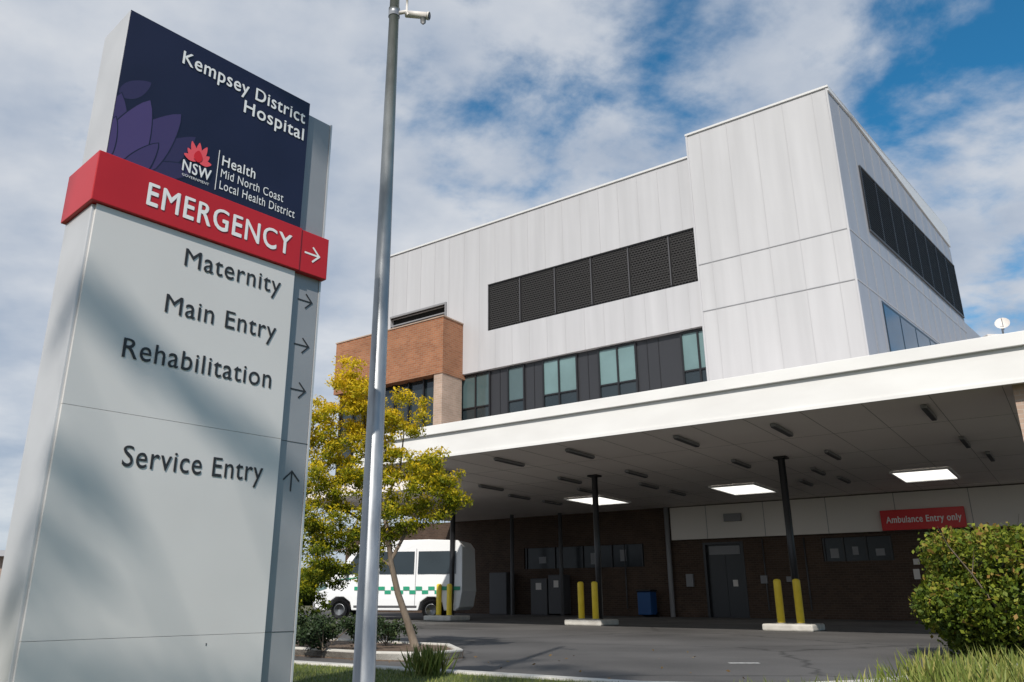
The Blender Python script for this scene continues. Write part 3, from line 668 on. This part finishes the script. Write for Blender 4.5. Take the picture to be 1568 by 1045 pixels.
# ---------------------------------------------------------------- sun direction and an added tree, out of view, that shades the sign
el=math.radians(40);hx,hy=-.27,-.963
sv=Vector((hx*math.cos(el),hy*math.cos(el),math.sin(el)))
DD=14.5
tx,ty=-2.34+.7*.678+sv.x*DD,4.18+.7*.735+sv.y*DD
G2=empty('sign_shade_tree',(tx,ty,0))
cl=[]
def sp2(u,z,r,dist):  # crown clumps set along sun rays to lay shade bands on the sign
    p=Vector((-2.34+u*.678,4.18+u*.735,z))+sv*dist
    cl.append((p.x-tx,p.y-ty,p.z,r,r*.45))
for i in range(11):
    u=-.35+i*.18;sp2(u,2.50-.62*u+rng.normal(0,.04),rng.uniform(.16,.22),rng.uniform(DD-.7,DD+.9))
for i in range(7): sp2(rng.uniform(-.35,.22),rng.uniform(1.0,1.55),rng.uniform(.14,.2),rng.uniform(DD-.7,DD+.9))
for i in range(8): sp2(-.2+i*.25,.50-.16*i*.25+rng.normal(0,.04),rng.uniform(.12,.17),rng.uniform(DD-.7,DD+.9))
for i in range(10): sp2(rng.uniform(-.5,1.9),rng.uniform(4.2,5.8),rng.uniform(.2,.4),rng.uniform(DD-.7,DD+.9))
for _ in range(14):
    cl.append((rng.choice([-1,1])*rng.uniform(1.3,2.6),rng.normal(0,.8),rng.uniform(9.5,14),rng.uniform(.35,.6),rng.uniform(.2,.4)))
tubes('trunk',[([(2.2,-.6,0),(2.15,-.5,4),(2.0,-.3,8),(1.6,0,12)],[.28,.22,.13,.03])]+[([(2.13-.02*i,-.45,5.2+.45*i),(c_[0],c_[1],c_[2])],[.04,.01]) for i,c_ in enumerate(cl[::8])],M['bark'],G2,8)
Pp,Tt=clump_points(cl,3000,.7);leaves('crown',Pp,.10,Tt,M['leaf_d'],G2,.4,.6)

H2=empty('brick_house',(-30,33,0),.35)
box('walls',(-6,10,0,8,0,2.5),M['brick_l'],H2)
prism('roof',[(-6.5,-.5),(10.5,-.5),(10.5,8.5),(-6.5,8.5)],2.502,2.75,M['seam'],H2)
boxes('windows',[(-3,-1,-.02,.1,1.0,2.1),(2,4,-.02,.1,1.0,2.1)],M['glass_dk'],H2)
Td=empty('distant_trees')
cl=[]
for i in range(90):
    t=i/89;cl.append((-75+95*t+rng.normal(0,1),78+rng.normal(0,3),rng.uniform(.5,3.2),rng.uniform(1.2,2.6),rng.uniform(.9,1.8)))
Pp,Tt=clump_points(cl,260,.6);leaves('foliage',Pp,.55,Tt-.1,M['leaf_h'],Td,.7)

# ---------------------------------------------------------------- camera
cam=bpy.data.cameras.new('camera');cam.sensor_width=36;cam.lens=1194/1568*36;cam.shift_x=37/1568;cam.clip_end=3000
co=bpy.data.objects.new('camera',cam);co.location=(0,0,.84);co.rotation_euler=(math.radians(90+18.09),0,0);COL.objects.link(co);scene.camera=co

sl=bpy.data.lights.new('sun','SUN');sl.energy=4.4;sl.angle=math.radians(.7);sl.color=(1,.945,.87)
so=bpy.data.objects.new('sun',sl);so.rotation_euler=(-sv).to_track_quat('-Z','Y').to_euler();so.location=(0,0,30);COL.objects.link(so)
w=bpy.data.worlds.new('World');scene.world=w;w.use_nodes=True;nt=w.node_tree;nt.nodes.clear()
def W(t,**k):
    n=nt.nodes.new(t)
    for a,v in k.items(): setattr(n,a,v)
    return n
lk=nt.links.new
sky=W('ShaderNodeTexSky',sky_type='NISHITA',sun_disc=False);sky.sun_elevation=el;sky.sun_rotation=math.atan2(hx,hy)
sky.air_density=1.0;sky.dust_density=.3;sky.ozone_density=3
hs=W('ShaderNodeMix',data_type='RGBA',blend_type='MULTIPLY');hs.inputs[0].default_value=1;hs.inputs[7].default_value=(.36,1.3,1.55,1)
lk(sky.outputs[0],hs.inputs[6])
tc=W('ShaderNodeTexCoord');sp=W('ShaderNodeSeparateXYZ');lk(tc.outputs['Generated'],sp.inputs[0])
za=W('ShaderNodeMath',operation='MAXIMUM');lk(sp.outputs[2],za.inputs[0]);za.inputs[1].default_value=0
zb=W('ShaderNodeMath',operation='ADD');lk(za.outputs[0],zb.inputs[0]);zb.inputs[1].default_value=.28
dx=W('ShaderNodeMath',operation='DIVIDE');lk(sp.outputs[0],dx.inputs[0]);lk(zb.outputs[0],dx.inputs[1])
dy=W('ShaderNodeMath',operation='DIVIDE');lk(sp.outputs[1],dy.inputs[0]);lk(zb.outputs[0],dy.inputs[1])
cb=W('ShaderNodeCombineXYZ');lk(dx.outputs[0],cb.inputs[0]);lk(dy.outputs[0],cb.inputs[1])
mp=W('ShaderNodeMapping');mp.inputs['Location'].default_value=(5.3,2.2,0);mp.inputs['Rotation'].default_value=(0,0,-.35);mp.inputs['Scale'].default_value=(1,1.1,1);lk(cb.outputs[0],mp.inputs[0])
n1=W('ShaderNodeTexNoise');n1.inputs['Scale'].default_value=2.7;n1.inputs['Detail'].default_value=9;n1.inputs['Roughness'].default_value=.57;n1.inputs['Distortion'].default_value=.15
lk(mp.outputs[0],n1.inputs[0])
bx_=W('ShaderNodeMath',operation='MULTIPLY');lk(sp.outputs[0],bx_.inputs[0]);bx_.inputs[1].default_value=-.22
bz_=W('ShaderNodeMath',operation='MULTIPLY');lk(sp.outputs[2],bz_.inputs[0]);bz_.inputs[1].default_value=-.26
s1=W('ShaderNodeMath',operation='ADD');lk(bx_.outputs[0],s1.inputs[0]);lk(bz_.outputs[0],s1.inputs[1])
s2=W('ShaderNodeMath',operation='ADD');lk(s1.outputs[0],s2.inputs[0]);lk(n1.outputs[0],s2.inputs[1])
s3=W('ShaderNodeMath',operation='ADD');lk(s2.outputs[0],s3.inputs[0]);s3.inputs[1].default_value=.25
cr=W('ShaderNodeMapRange',interpolation_type='SMOOTHSTEP');cr.inputs[1].default_value=.42;cr.inputs[2].default_value=.60;lk(s3.outputs[0],cr.inputs[0])
n2=W('ShaderNodeTexNoise');n2.inputs['Scale'].default_value=3.6;n2.inputs['Detail'].default_value=7;n2.inputs['Roughness'].default_value=.52;lk(mp.outputs[0],n2.inputs[0])
cc=W('ShaderNodeValToRGB');e=cc.color_ramp.elements;e[0].position=.34;e[0].color=(.46,.54,.67,1);e[1].position=.66;e[1].color=(.80,.83,.88,1);lk(n2.outputs[0],cc.inputs[0])
sc=W('ShaderNodeVectorMath',operation='SCALE');lk(cc.outputs[0],sc.inputs[0]);sc.inputs['Scale'].default_value=10
cf=W('ShaderNodeMath',operation='MULTIPLY');lk(cr.outputs[0],cf.inputs[0]);cf.inputs[1].default_value=.95
mx=W('ShaderNodeMix',data_type='RGBA');lk(cf.outputs[0],mx.inputs[0]);lk(hs.outputs[2],mx.inputs[6]);lk(sc.outputs[0],mx.inputs[7])
bg=W('ShaderNodeBackground');bg.inputs[1].default_value=.085;lk(mx.outputs[2],bg.inputs[0])
ow=W('ShaderNodeOutputWorld');lk(bg.outputs[0],ow.inputs[0])
